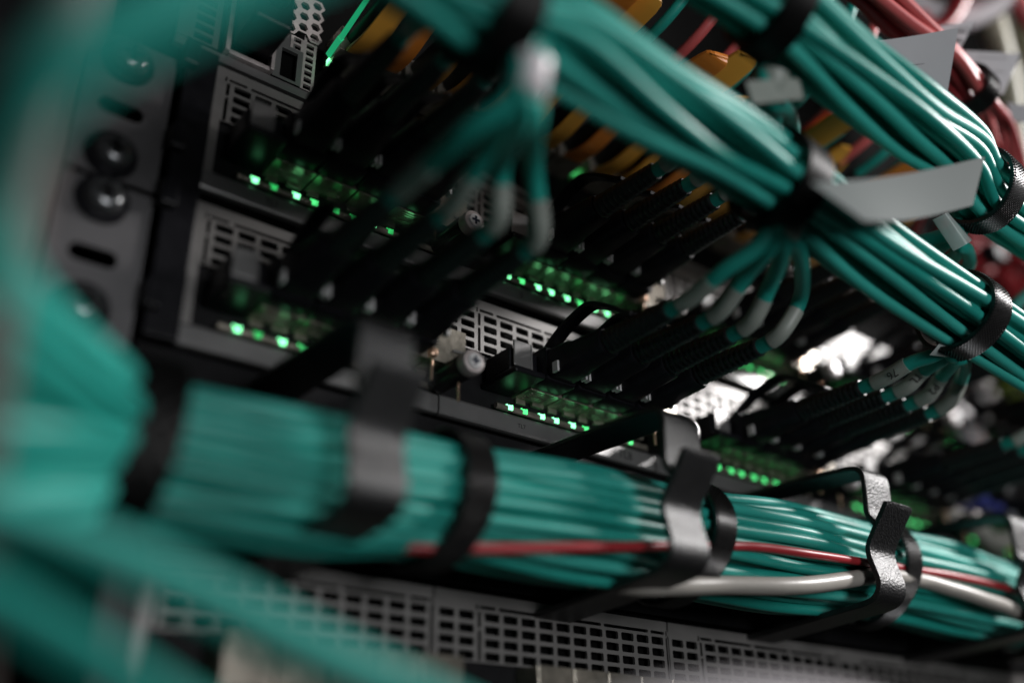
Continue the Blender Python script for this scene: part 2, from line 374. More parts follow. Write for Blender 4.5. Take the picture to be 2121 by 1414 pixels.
# ---------------------------------------------------------------- patch cables (plug + boot + cable)
def plug(xc, zc, lab, pts, grp, sleeve=True, txt=None, colour=TEAL, tabcol=None, dend=60.0, droop=0.0):
    root = thing('patch_cable', lab, 'patch cable', (xc, 0, zc), grp)
    def zz(d): return zc - droop * max(0, (d - 22) / 38) ** 2
    def sec(d, w, h, r):
        out = []
        for (sx, sz, a0) in ((1, 1, 0), (-1, 1, 90), (-1, -1, 180), (1, -1, 270)):
            for i in range(4):
                a = math.radians(a0 + 30 * i)
                out.append(V(xc + sx * (w / 2 - r) + r * math.cos(a), d, zz(d) + sz * (h / 2 - r) + r * math.sin(a)))
        return out
    g = MB(); g.loft([sec(8.5, 11.4, 10.6, 1), sec(9, 11.7, 10.8, 1), sec(15.5, 11.7, 10.8, 1), sec(16.2, 11, 10, 1)])
    g.loft([sec(16.2, 10.2, 9.2, 1.4), sec(24, 9.8, 8.8, 1.6), sec(25.4, 9.0, 8.0, 1.8), sec(36, 8.6, 7.6, 2.6), sec(37, 8.0, 7.0, 2.8)])
    part('plug_housing', g, BLACKP, root, True)
    g = MB(); rings = []
    n = 12; d = 37.0
    for i in range(n):
        w = 7.4 - 1.9 * i / n; st = (dend - 37.0) / n
        rings += [sec(d, w - 0.7, w - 0.7, (w - 0.7) / 2.05), sec(d + st * 0.25, w, w, w / 2.05), sec(d + st * 0.65, w, w, w / 2.05), sec(d + st * 0.9, w - 0.7, w - 0.7, (w - 0.7) / 2.05)]
        d += st
    g.loft(rings); part('boot', g, BOOT, root, True)
    # pull tab arching over the plug
    prof = smooth_path([(9.5, 0, 5.2), (11.9, 0, 7.4), (18.3, 0, 11.1), (25, 0, 13.3), (30.5, 0, 14.0), (36, 0, 11.6), (41, 0, 8.3), (46, 0, 4.6), (48, 0, 3.6)], 4)
    g = MB(); n = len(prof); wd = 2.3
    rings = []
    for i, p in enumerate(prof):
        t_ = (prof[min(i + 1, n - 1)] - prof[max(i - 1, 0)]); tn = Vector((-t_.z, 0, t_.x)).normalized() * 0.65
        a, b = p + tn, p - tn
        ww = wd
        rings.append([V(xc - ww, a.x, zc + a.z), V(xc + ww, a.x, zc + a.z), V(xc + ww, b.x, zc + b.z), V(xc - ww, b.x, zc + b.z)])
    g.loft(rings); part('pull_tab', g, tabcol or BLACKP, root, bevel=0.3)
    g = MB()                                          # latch pins beside the housing
    for sx in (-1, 1): g.bx(xc + sx * 5.4 - 0.35, xc + sx * 5.4 + 0.35, 19, 21.2, zc - 4.4, zc - 1.2)
    part('latch_pin', g, SCREW, root)
    e0 = V(xc, dend, zz(dend)); nx = pts[1] if len(pts) > 2 else pts[0]
    u1 = (nx - e0).normalized(); u0 = Vector((0, -1, 0))
    P = [V(xc, dend - 6, zz(dend - 6)), e0, e0 + (u0 * 0.65 + u1 * 0.35) * 8] + (pts[1:] if len(pts) > 2 else pts)
    sp = smooth_path(P, 8)
    g = MB(); g.tube(sp, 2.15, 14); part('cable', g, colour, root, True)
    if sleeve:
        acc = 0; seg = []; 
        for i in range(1, len(sp)):
            acc += (sp[i] - sp[i - 1]).length
            if 9 < acc < 22: seg.append(sp[i])
        if len(seg) > 2:
            g = MB(); g.tube(seg, 2.38, 14); sl = part('label_sleeve', g, SLEEVE, root, True)
            if txt:
                i = len(seg) // 2 + 1; i = min(i, len(seg) - 1); dr = (seg[i] - seg[i - 1]).normalized()
                cpos = Vector((0, -D0, 0)); tv = (cpos - seg[i]).normalized(); tv = (tv - dr * tv.dot(dr)).normalized()
                up = dr.cross(tv)
                x = -dr; u = tv.cross(x)
                text(txt, 3.4, seg[i] + tv * 2.55, x, u, INK, sl)
    return root

def XP(k, i): return 73.4 + 85.3 * k + 18.2 + 12.2 * i
ZP = {1: ZR[1] + 10, 2: ZR[2] + 10}
def run_to(J, tail, i):     # tail of the path after the junction, spread a little per cable
    o = [(-1.6, 0, 1.6), (1.6, 0, 1.6), (-1.6, 0, -1.4), (1.6, 1, -1.6)][i % 4]
    return [Q(*p) + Vector(o) for p in [J] + tail]
FAN = {
 (2, 1): dict(J=(1620, 462, 247), tail=[(1640, 430, 252), (1720, 450, 262), (1840, 530, 278), (2000, 640, 296), (2180, 760, 312)],
   mid=[[(1440, 605, 254), (1500, 560, 250), (1570, 510, 247)], [(1490, 625, 268), (1545, 570, 258), (1597, 510, 249)],
        [(1548, 645, 282), (1595, 590, 266), (1622, 520, 252)], [(1618, 672, 294), (1660, 610, 278), (1655, 520, 256)]]),
 (2, 0): dict(J=(1090, 165, 190), tail=[(1110, 80, 195), (1200, 110, 205), (1330, 200, 220), (1600, 370, 250), (1900, 560, 284)],
   mid=[[(880, 345, 198), (960, 280, 194), (1050, 215, 190)], [(955, 380, 222), (1010, 310, 205), (1070, 225, 192)],
        [(1010, 415, 240), (1040, 340, 218), (1088, 235, 194)], [(1080, 440, 252), (1105, 340, 222), (1108, 230, 196)]]),
 (2, 2): dict(J=(1975, 725, 296), tail=[(1990, 680, 300), (2060, 700, 305), (2180, 770, 315)],
   mid=[[(1835, 780, 305), (1885, 752, 300), (1935, 735, 297)], [(1865, 795, 320), (1910, 770, 310), (1950, 745, 300)],
        [(1915, 812, 330), (1950, 780, 315), (1978, 745, 300)], [(1960, 830, 342), (1990, 785, 325), (1997, 745, 303)]]),
 (1, 1): dict(J=(1592, 190, 246), tail=[(1600, 120, 250), (1680, 100, 256), (1800, 180, 266), (1990, 320, 290), (2180, 470, 312)],
   mid=[[(1410, 312, 268), (1480, 262, 258), (1550, 222, 250)], [(1470, 350, 285), (1530, 300, 270), (1575, 235, 254)],
        [(1535, 370, 300), (1580, 310, 280), (1605, 240, 258)], [(1600, 395, 315), (1640, 320, 292), (1632, 235, 262)]]),
 (1, 0): dict(J=(1050, -70, 190), tail=[(1100, -120, 195), (1300, -60, 215)],
   mid=[[(870, 40, 215), (940, -10, 205)], [(945, 60, 235), (990, 0, 212)], [(1015, 115, 250), (1045, 20, 220)], [(1060, 150, 262), (1080, 30, 224)]]),
 (1, 2): dict(J=(1985, 490, 300), tail=[(1995, 440, 304), (2060, 450, 306), (2180, 540, 318)],
   mid=[[(1830, 535, 315), (1885, 505, 308), (1940, 492, 303)], [(1885, 545, 330), (1930, 520, 315), (1962, 502, 305)],
        [(1925, 570, 345), (1960, 545, 325), (1985, 515, 308)], [(1975, 590, 358), (2000, 555, 335), (2003, 520, 310)]]),
}
TXT = {(2, 2, 0): '76', (2, 2, 1): 'TL', (2, 2, 2): 'P2', (1, 1, 1): 'PL'}
for (row, k), f in FAN.items():
    for i in range(4):
        pts = [Q(*p) for p in f['mid'][i]] + run_to(f['J'], f['tail'], i)
        plug(XP(k, i), ZP[row], f"teal cable with black boot, {ordn[i]} on the {ordn[k]} card of the {'upper' if row == 1 else 'lower'} row",
             pts, 'teal patch cables plugged into the cards', txt=TXT.get((row, k, i)))
for row in (1, 2):
    for k in (3, 4):
        for i in range(4):
            x = XP(k, i); z = ZP[row]
            plug(x, z, f"far teal cable with black boot, {ordn[i]} on the {ordn[k]} card of the {'upper' if row == 1 else 'lower'} row",
                 [V(x + 3, 75, z + 3), V(x + 12, 86, z + 14 + i), V(x + 30, 92, 160 + 3 * i), V(x + 70, 95, 150 + 2 * i)], 'teal patch cables plugged into the cards')

# ---------------------------------------------------------------- horizontal bundle
_bc = [Pd(u, v, 28) for u, v in ((250, 925), (600, 990), (1000, 1045), (1200, 1085), (1500, 1132), (1700, 1165), (1900, 1200), (2121, 1262), (2400, 1350))]
def bundle_c(x):
    for a, b in zip(_bc[:-1], _bc[1:]):
        if x <= b.x or b is _bc[-1]:
            t = (x - a.x) / (b.x - a.x); return V(x, 27, a.z + (b.z - a.z) * t)
STRAPS = (51, 127, 209, 300, 392)
def bundle_R(x):
    d = min(abs(x - s) for s in STRAPS)
    return (13.9 if x < 150 else min(15.2, 13.9 + (x - 150) * 0.035)) + 1.6 * (1 - math.exp(-(d / 22.0) ** 2))
pos = []
a = 0.228
for iy in range(-6, 7):
    for ix in range(-6, 7):
        p = (ix * a + (iy % 2) * a / 2, iy * a * 0.866)
        if math.hypot(*p) < 0.99: pos.append(p)
rng = random.Random(3)
special = {}
def relax(ps):
    ps = [list(p) for p in ps]
    for it in range(30):
        for i in range(len(ps)):
            for j in range(i):
                dx = ps[i][0] - ps[j][0]; dy = ps[i][1] - ps[j][1]; r = math.hypot(dx, dy) + 1e-6
                if r < 0.215:
                    k = (0.215 - r) / r / 2; ps[i][0] += dx * k; ps[i][1] += dy * k; ps[j][0] -= dx * k; ps[j][1] -= dy * k
        for p in ps:
            r = math.hypot(*p)
            if r > 0.93: p[0] *= 0.93 / r; p[1] *= 0.93 / r
    return [tuple(p) for p in ps]
# positions of the cables at a series of stations; between stations they drift, swap and cross a little
stations = [60, 95, 127, 165, 209, 250, 300, 345, 392, 450]
cur = relax(pos); layers = []
for s in stations:
    cur = relax([(p[0] + rng.uniform(-0.13, 0.13), p[1] + rng.uniform(-0.13, 0.13)) for p in cur]); layers.append(list(cur))
nb = len(cur)
UP_END0 = [(330, 870, 196), (245, 790, 184), (140, 680, 172), (75, 540, 160), (75, 400, 152), (140, 270, 146), (250, 150, 144), (430, 50, 143), (700, -90, 146)]
UP_END = [(345, 880, 206), (265, 800, 184), (135, 700, 150), (25, 600, 124), (-20, 480, 106), (-5, 350, 98), (70, 215, 92), (220, 85, 92), (430, -10, 96), (720, -130, 104)]
UP2_END = [(335, 930, 202), (230, 885, 176), (100, 790, 148), (-20, 700, 124), (-180, 600, 108)]
DN_END = [(335, 980, 198), (200, 970, 172), (60, 965, 150), (-160, 960, 134)]
DN2_END = [(335, 1030, 194), (180, 1045, 168), (0, 1060, 148), (-200, 1080, 132)]
for c in range(nb):
    P = []
    for s, L in zip(stations, layers):
        px, pz = L[c]; R = bundle_R(s); o = bundle_c(s)
        P.append(o + V(0, px * R, pz * R))
    if True:
        px, pz = layers[0][c]
        front = px
        if pz > 0.74: end = UP_END; g = 'u'
        elif pz > 0.05: end = UP2_END; g = 'v'
        elif pz > -0.5: end = DN_END; g = 'd'
        else: end = DN2_END; g = 'e'
        off = V(0, px * 13, pz * 13) 
        E = []
        ctr = bundle_c(stations[0])
        for i, e in enumerate(end):
            q = Q(*e)
            if i == 0:                                # still inside the leftmost strap, in the bundle's own order
                E.append(bundle_c(50) + V(-2, px * 14, pz * 14)); continue
            k = min(1, (i + 1.5) / 3); zc_ = {'u': 0.84, 'v': 0.40, 'd': -0.22, 'e': -0.7}[g]
            sp_ = (8 if g == 'u' else 12) * (0.7 + 0.3 * k)
            E.append(q + Vector(((pz - zc_) * sp_ * k, -px * 6, (pz - zc_) * sp_ * (1 - 0.4 * k) + px * 3 * k)))
        P = E[::-1] + P
    cable('bundle_cable', P, 1.78, TEAL if c % 3 else TEAL2, 'thin teal cable running in the strapped horizontal bundle behind the black fingers', 'cable', 'teal cables of the horizontal bundle', seg=12, step=7)
# red and grey cables on the bundle's face
P = [Pd(560, 1095, 20), Pd(700, 1118, 26), Pd(820, 1130, 31), Pd(1000, 1136, 36), Pd(1200, 1133, 41), Pd(1380, 1130, 42.5), Pd(1510, 1130, 42), Pd(1580, 1133, 43.5), Pd(1680, 1147, 46), Pd(1800, 1165, 44), Pd(1900, 1180, 42.5), Pd(1990, 1195, 44), Pd(2121, 1228, 45), Pd(2300, 1300, 45)]
cable('red_cable', P, 1.3, RED, 'single red cable running along the face of the teal bundle', 'cable', step=10)
P = [Pd(1200, 1195, 20), Pd(1310, 1213, 32), Pd(1400, 1213, 37), Pd(1500, 1211, 38.5), Pd(1620, 1213, 43), Pd(1700, 1208, 44), Pd(1820, 1192, 43), Pd(1900, 1200, 41.5), Pd(1960, 1216, 43), Pd(2030, 1238, 45), Pd(2121, 1275, 45), Pd(2300, 1390, 45)]
cable('grey_cable', P, 2.5, GREY, 'thick grey cable below the red one on the teal bundle', 'cable', step=10)

# ---------------------------------------------------------------- hook and loop straps
def strap(cx, centre, R, w, lab, axis='x', tilt=0.0, grp='black cable straps', dirv=None, fine=True, weave=True, squash=1.0, name='cable_strap'):
    nu, nv = (340, 26) if fine else (90, 12)
    ax = Vector(dirv).normalized() if dirv is not None else Vector((1, 0, 0))
    e1 = Vector((0, 0, 1)); e1 = (e1 - ax * e1.dot(ax)).normalized(); e2 = ax.cross(e1)
    vs = []; fs = []
    for i in range(nu):
        a_ = 2 * math.pi * i / nu
        rr = R * (1 + 0.03 * math.sin(3 * a_ + cx))
        rad = e1 * math.cos(a_) * squash + e2 * math.sin(a_)
        for j in range(nv):
            t_ = (j / (nv - 1) - 0.5) * w
            k = 0.36 * (((i // 2) + (j // 2)) % 2) if (weave and 0 < j < nv - 1) else 0
            vs.append(centre + rad * (rr + k) + ax * (t_ + tilt * math.cos(a_) + (0.06 * (i // 2 % 2) if weave and j in (0, nv - 1) else 0)))
    o = len(vs)
    for i in range(nu):
        a_ = 2 * math.pi * i / nu; rr = R * (1 + 0.03 * math.sin(3 * a_ + cx)) - 1.1
        rad = e1 * math.cos(a_) * squash + e2 * math.sin(a_)
        for j in range(nv):
            t_ = (j / (nv - 1) - 0.5) * w
            vs.append(centre + rad * rr + ax * (t_ + tilt * math.cos(a_)))
    for i in range(nu):
        i2 = (i + 1) % nu
        for j in range(nv - 1):
            fs.append((i * nv + j, i * nv + j + 1, i2 * nv + j + 1, i2 * nv + j))
            fs.append((o + i * nv + j, o + i2 * nv + j, o + i2 * nv + j + 1, o + i * nv + j + 1))
        fs.append((i * nv, i2 * nv, o + i2 * nv, o + i * nv))
        fs.append((i * nv + nv - 1, o + i * nv + nv - 1, o + i2 * nv + nv - 1, i2 * nv + nv - 1))
    root = thing(name, lab, 'strap', centre, grp)
    g = MB(); g.add(vs, fs); part('loop', g, VELCROW if weave and fine else VELCRO, root, smooth=not weave)
    if weave and fine: return root
    # the folded-over tail of the strap
    g = MB(); rings = []
    for i in range(14):
        a_ = math.radians(150 + i * 5); rad = e1 * math.cos(a_) * squash + e2 * math.sin(a_)
        r0, r1 = R * (1 + 0.03 * math.sin(3 * a_ + cx)) + 0.3, R * (1 + 0.03 * math.sin(3 * a_ + cx)) + 1.3
        tl = tilt * math.cos(a_)
        rings.append([centre + rad * r0 + ax * (-w / 2 + 0.3 + tl), centre + rad * r1 + ax * (-w / 2 + 0.3 + tl), centre + rad * r1 + ax * (w / 2 - 0.3 + tl), centre + rad * r0 + ax * (w / 2 - 0.3 + tl)])
    g.loft(rings); part('strap_tail', g, VELCRO, root, smooth=True)
    return root
BL = 'wrapped round the horizontal teal bundle'
strap(1, bundle_c(53.5), 18.2, 12, 'leftmost, most blurred black strap ' + BL, tilt=2.0, fine=False)
strap(2, bundle_c(128), 16.7, 8.5, 'black strap between the two blurred fingers, ' + BL, tilt=2.5)
strap(3, bundle_c(208), 18.0, 8.0, 'sharp ribbed black strap beside the middle finger, ' + BL, tilt=3.5)
strap(4, bundle_c(299), 18.0, 8.0, 'black strap just right of the sharp finger, ' + BL, tilt=3.0)
strap(5, bundle_c(392), 18.0, 8.5, 'black strap at the right edge, ' + BL, tilt=2.0, fine=False)

# ---------------------------------------------------------------- cable fingers (D shaped)
def strip_sweep(prof, x0, x1, th, round_end=False):
    pr = smooth_path([Vector((p[0], 0, p[1])) for p in prof], 5)
    n = len(pr); rings = []
    for i, p in enumerate(pr):
        t_ = (pr[min(i + 1, n - 1)] - pr[max(i - 1, 0)]); nn = Vector((-t_.z, 0, t_.x)).normalized() * th / 2
        a, b = p + nn, p - nn; i_ = 0.0
        if round_end:
            q = (n - 1 - i); i_ = 2.2 if q == 0 else (1.0 if q == 1 else (0.35 if q == 2 else 0))
        rings.append([V(x0 + i_, a.x, a.z), V(x1 - i_, a.x, a.z), V(x1 - i_, b.x, b.z), V(x0 + i_, b.x, b.z)])
    g = MB(); g.loft(rings); return g
def finger(xl, lab, dz=0.0, dd=0.0):
    root = thing('cable_finger', lab, 'cable ring', (xl + 5, 0, 58 + dz), 'black D-shaped cable fingers')
    low = [(-2, 57.0), (15, 58.0), (36, 59.6), (45.5, 60.4), (49.3, 62.3), (50.6, 65.6), (49.7, 70.2), (48.9, 74.2), (49.6, 77.3), (53.0, 82.0), (56.0, 85.8), (57.2, 87.4), (57.7, 88.6)]
    up = [(-2, 103.6), (20, 102.9), (40, 101.9), (47.5, 101.2), (50.2, 100.0), (51.3, 97.6), (51.0, 91.5), (50.7, 86.6), (51.5, 84.4), (53.0, 82.0)]
    f = lambda L: [(a + dd * min(1, max(0, a / 45)), b + dz) for a, b in L]
    part('lower_finger', strip_sweep(f(low), xl, xl + 13.2, 1.7, True), POWDER, root, True, bevel=0.35)
    part('upper_finger', strip_sweep(f(up), xl, xl + 13.2, 1.7), POWDER, root, True, bevel=0.35)
    return root
finger(89.5, 'blurred black cable finger left of centre in front of the bundle', -3, 1.5)
finger(178, 'middle black cable finger with pale lit faces, left of the ribbed strap', -2.5, 1.5)
finger(267, 'sharp black powder-coated cable finger at the lower right of the bundle')
finger(356, 'black cable finger cut by the right edge of the photo', 0.5)

# ---------------------------------------------------------------- overhead bundles A and B
def multi(name, path, n, R, r, m_, lab, grp, seed, cat='cable'):
    rg = random.Random(seed); out = []
    base = [Q(*p) for p in path]
    for c in range(n):
        th = 2.4 * c; rr = R * math.sqrt((c + 0.5) / n)
        P = []
        for i, b in enumerate(base):
            th2 = th + 0.25 * math.sin(i * 1.3 + c)
            P.append(b + Vector((0, rr * math.cos(th2) + rg.uniform(-.3, .3), rr * math.sin(th2) + rg.uniform(-.3, .3))))
        out.append(cable(name, P, r, m_[c % len(m_)] if isinstance(m_, list) else m_, lab, cat, grp, step=8))
    return out
multi('overhead_cable', [(700, -190, 176), (870, -70, 185), (1010, 15, 195), (1160, 85, 205), (1330, 200, 220), (1480, 290, 236), (1610, 372, 250), (1800, 520, 270), (1985, 645, 294), (2200, 790, 318)],
      26, 9.9, 1.72, [TEAL, TEAL2], 'thick teal cable of the lower overhead bundle crossing the upper centre', 'teal cables of the lower overhead bundle', 5)
multi('overhead_cable', [(1380, -130, 226), (1600, 15, 240), (1760, 150, 256), (1880, 245, 270), (1980, 320, 290), (2040, 405, 302), (2200, 510, 325)],
      24, 9.5, 1.72, [TEAL, TEAL2], 'thick teal cable of the upper overhead bundle below the paper flags', 'teal cables of the upper overhead bundle', 9)
def dirA(p, q): return (Q(*q) - Q(*p)).normalized()
strap(1, Q(1015, 20, 196), 13, 9, 'black strap round the lower overhead bundle at the top centre', dirv=dirA((870, -70, 185), (1160, 85, 205)), fine=False, weave=False)
strap(2, Q(1612, 373, 250), 12.8, 9, 'blurred black strap round the middle of the lower overhead bundle', dirv=dirA((1480, 290, 236), (1800, 520, 270)), fine=False, weave=False)
strap(3, Q(1990, 650, 295), 12.8, 8.5, 'black strap round the lower overhead bundle at the right', dirv=dirA((1800, 520, 270), (2200, 790, 318)))
strap(4, Q(1595, 12, 240), 12.2, 8, 'black strap round the upper overhead bundle at the top', dirv=dirA((1380, -130, 226), (1760, 150, 256)), fine=False, weave=False)
strap(5, Q(2030, 395, 300), 12.2, 8.5, 'black strap round the upper overhead bundle beside the grey flag', dirv=dirA((1880, 245, 270), (2200, 510, 325)))

# fan-out sleeves
def sleeve(p, q, r, lab, m_=WHITE, name='fanout_sleeve'):
    a, b = Q(*p), Q(*q)
    g = MB(); g.tube([a, a * .92 + b * .08, a * .1 + b * .9, b], [r * .8, r, r * 0.95, r * .75], 24)
    return tag(g.build(name, m_, smooth=True), lab, 'sleeve', 'sleeves where the teal cables fan out')
sleeve((1098, 120, 192), (1085, 200, 190), 4.4, 'white fan-out sleeve hanging below the lower overhead bundle at the top centre')
sleeve((1632, 440, 249), (1612, 490, 249), 5.2, 'pale fan-out sleeve just below the blurred middle strap', SLEEVE)
sleeve((1600, 150, 247), (1588, 205, 246), 4.4, 'grey fan-out sleeve between the two overhead bundles', SLEEVE)

def sheet(name, pix, m_, lab, cat, grp=None, th=0.25, lines=(), bend=0.0, txts=()):
    """pix = four corners (u,v,z) in order; a thin sheet with its own thickness and a slight curl"""
    A, B, Cc, Dd = [Q(*p) for p in pix]
    n = ((B - A).cross(Dd - A)).normalized()
    N = 10; vs = []; fs = []
    for k in (0, 1):
        for i in range(N + 1):
            for j in range(N + 1):
                s_, t_ = i / N, j / N
                p = (A * (1 - s_) + B * s_) * (1 - t_) + (Dd * (1 - s_) + Cc * s_) * t_
                vs.append(p + n * (bend * math.sin(math.pi * s_) + (th if k else 0)))
    w = N + 1; o = w * w
    for i in range(N):
        for j in range(N):
            fs.append((i * w + j, (i + 1) * w + j, (i + 1) * w + j + 1, i * w + j + 1))
            fs.append((o + i * w + j, o + i * w + j + 1, o + (i + 1) * w + j + 1, o + (i + 1) * w + j))
    edge = [(i, 0) for i in range(N)] + [(N, j) for j in range(N)] + [(i, N) for i in range(N, 0, -1)] + [(0, j) for j in range(N, 0, -1)]
    for e in range(len(edge)):
        a_, b_ = edge[e], edge[(e + 1) % len(edge)]
        ia, ib = a_[0] * w + a_[1], b_[0] * w + b_[1]
        fs.append((ia, ib, o + ib, o + ia))
    root = thing(name, lab, cat, A, grp)
    g = MB(); g.add(vs, fs); sh = part('sheet', g, m_, root, True)
    cn = (Vector((0, -D0, 0)) - A).dot(n); sgn = 1 if cn > 0 else -1
    for (tx, s_, t_, sz, fl) in txts:
        p = (A * (1 - s_) + B * s_) * (1 - t_) + (Dd * (1 - s_) + Cc * s_) * t_ + n * (bend * math.sin(math.pi * s_) + (th + 0.12 if sgn > 0 else -0.12))
        x = (B - A).normalized() * (1 if not fl else -1); u = n.cross(x) * sgn
        text(tx, sz, p, x, u, INK, sh)
    return root
FL = 'paper flags on the cables'
sheet('label_flag', [(1735, 92, 300), (1985, 58, 306), (1962, 195, 306), (1850, 262, 300)], PAPER, 'large pale label flag lying over the upper overhead bundle', 'label', FL, bend=2.0, txts=[('________', 0.6, 0.35, 2.6, False), ('__________', 0.5, 0.55, 2.6, False), ('_________', 0.5, 0.75, 2.6, False)])
sheet('label_flag', [(1680, 378, 222), (2040, 325, 272), (2015, 425, 270), (1790, 458, 226)], PAPERG, 'long blurred grey flag below the upper overhead bundle', 'label', FL, bend=3.0)
sheet('label_flag', [(1545, 168, 238), (1655, 162, 246), (1665, 205, 246), (1560, 216, 238)], SLEEVE, 'small blurred grey flag between the overhead bundles', 'label', FL)
sheet('label_flag', [(1890, 62, 330), (2021, 42, 338), (1962, 150, 332), (1860, 232, 322)], PAPER, 'white label with small print behind the large pale flag', 'label', FL, txts=[('1701', 0.85, 0.16, 3.2, True), ('dip', 0.88, 0.36, 3.0, True), ('MO - 2', 0.45, 0.9, 3.4, True)])
sheet('label_flag', [(1998, 105, 345), (2115, 112, 352), (2078, 196, 350), (2000, 182, 345)], PAPER, 'white label with ruled lines behind the red cables strap', 'label', FL, txts=[('________', 0.5, 0.05, 3.2, False), ('_______', 0.55, 0.4, 3.0, False), ('______', 0.55, 0.7, 3.0, False)])
sheet('label_flag', [(2085, 212, 350), (2170, 225, 352), (2170, 262, 352), (2100, 250, 350)], PAPER, 'white label at the right edge under the red cable strap', 'label', FL)
sheet('clear_tag', [(1932, 455, 296), (1960, 440, 298), (2012, 495, 300), (1975, 520, 296)], CLEAR, 'clear curled film wrap where the right upper fan joins its bundle', 'film wrap', 'clear wraps on the fans', bend=-3)
sheet('clear_tag', [(1925, 735, 292), (1950, 690, 294), (2050, 700, 298), (2010, 745, 294)], CLEAR, 'clear film wrap on the fan below the right strap', 'film wrap', 'clear wraps on the fans', bend=-2)

# ---------------------------------------------------------------- cables and stand-in tubes close to the lens
multi('near_cable', [(-260, 960, 112), (-60, 1050, 116), (150, 1130, 120), (400, 1230, 126), (640, 1350, 132), (850, 1440, 137), (1150, 1580, 142)],
      2, 1.9, 2.2, [TEAL, TEAL2], 'very blurred teal cable sweeping across the lower left in front of the bundle', 'teal cables sweeping across the lower left', 21)
multi('near_cable', [(-300, 1120, 112), (-100, 1210, 114), (120, 1330, 116), (400, 1500, 118), (700, 1680, 124)],
      2, 1.6, 2.1, TEAL, 'very blurred teal cable in the bottom left corner', 'teal cables in the bottom left corner', 22)
cable('near_cable', [Q(1050, 1610, 140), Q(1250, 1510, 142), Q(1480, 1465, 146), Q(1700, 1475, 150), Q(1900, 1520, 155)], 4.2, WHITE, 'very blurred pale tube standing in for a light grey object, bottom centre', 'cable')  # plain tube added for the pale grey object near the lens
cable('near_cable', [Q(-90, 1500, 120), Q(-60, 1000, 118), Q(-10, 600, 118), Q(70, 250, 120), Q(190, -200, 124)], 3.0, BROWNG, 'very blurred brown-grey tube standing in for the rack rail at the left edge', 'cable')  # tube added in place of the blurred post rail, not a cable

# ---------------------------------------------------------------- red cables, top right
multi('red_patch_cable', [(1600, -170, 300), (1760, -60, 312), (1860, 30, 322), (1950, 110, 332), (2010, 185, 342)], 9, 6.2, 2.0, [PINK, PINK, RED], 'red cable entering the ribbed strap at the top right', 'red cables above the strap', 31)
strap(7, Q(2008, 190, 342), 9.0, 7, 'ribbed black strap holding the red cables at the top right', dirv=dirA((1860, 30, 322), (2010, 185, 342)))
rg = random.Random(12)
for i in range(9):
    e = (1930 + i * 26 + rg.uniform(-10, 10), 380 + rg.uniform(-30, 40), 372 + i * 4)
    mid = (1985 + i * 14, 270 + rg.uniform(-8, 8), 355 + i * 2)
    cable('red_patch_cable', [Q(1990 + i * 5, 175, 341), Q(2003 + i * 7, 215, 346), Q(*mid), Q(*e), Q(e[0] - 40, e[1] + 90, e[2] + 25)], 1.8, PINK if i % 2 else RED,
          'red cable hanging below the ribbed strap at the top right', 'cable', 'red cables hanging below the strap')
sheet('clear_tag', [(1962, 110, 330), (1985, 125, 332), (2065, 205, 338), (2050, 212, 336)], PAPER, 'thin white wrap crossing the red cables at the strap', 'film wrap', 'clear wraps on the fans')

# ---------------------------------------------------------------- unit above: ports, honeycomb, yellow tabs
t = thing('upper_switch', 'dark unit above the cards with vents, ports and a honeycomb grille', 'switch', (60, 0, 193))
mb = MB(); mb.bx(61, 640, -2.4, -50, 192.8, 300); part('case', mb, DARK, t)
mb = MB(); mb.bx(58, 640, -2.2, -0.4, 192.8, 195.6); part('front_rail', mb, STRIP, t)
mb = MB()
for j in range(9):
    mb.holed(61, 69.5, 196 + j * 3.3, 199.3 + j * 3.3, 65.2, 197.65 + j * 3.3, 2.6, 1.1, 0.15, 0.8)
mb.bx(58, 61, -1, 0, 195.6, 226)
part('vent_strip', mb, STRIP, t)
mb = MB(); mb.bx(71, 72.4, -1, 2.0, 196, 222); mb.bx(84.5, 85.6, -1, 2.0, 196, 222); mb.bx(72.4, 84.5, -1, 1.2, 195.8, 197.2); part('port_frame', mb, KNURL, t, bevel=0.2)
mb = MB(); mb.holed(85.6, 94.6, 195.6, 208.5, 90.4, 201.8, 2.5, 5.2, 0.2, 1.2, 0.3); mb.bx(85.6, 92, -0.9, -0.3, 208.5, 214); part('slot_plate', mb, STRIP, t)
mb = MB()
for j in range(8):
    mb.holed(94.6, 98.8, 195.6 + j * 2.5, 198.1 + j * 2.5, 96.7, 196.85 + j * 2.5, 1.2, 0.85, 0.1, 0.8)
    if j > 5: mb.holed(90.4, 94.6, 193.5 + j * 2.5, 196 + j * 2.5, 92.5, 194.75 + j * 2.5, 1.2, 0.85, 0.1, 0.8)
part('small_vents', mb, KNURL, t)
mb = MB()                                             # honeycomb
for i in range(3):
    for j in range(4):
        cx = 89.5 + i * 3.9; cz = 215.2 + j * 4.2 + (2.1 if i % 2 else 0)
        hx = []; ho = []
        for q in range(6):
            a_ = math.radians(60 * q); hx.append((cx + 1.6 * math.cos(a_), cz + 1.6 * math.sin(a_))); ho.append((cx + 2.6 * math.cos(a_), cz + 2.43 * math.sin(a_)))
        vs = [V(x, 1, z) for x, z in hx] + [V(x, 1, z) for x, z in ho] + [V(x, 0, z) for x, z in hx]
        fs = [(q, (q + 1) % 6, 6 + (q + 1) % 6, 6 + q) for q in range(6)] + [(q, 12 + q, 12 + (q + 1) % 6, (q + 1) % 6) for q in range(6)]
        mb.add(vs, fs)
part('honeycomb_grille', mb, KNURL, t)
g = MB(); g.tube([V(101.5, 3, 209.5), V(101.5, 10, 211)], 1.9, 4, (1, .6)); g.tube([V(101.5, 10, 211), V(101.5, 30, 216)], [1.5, 1.2], 4, (1, .6)); part('light_pipe', g, PIPE, t)
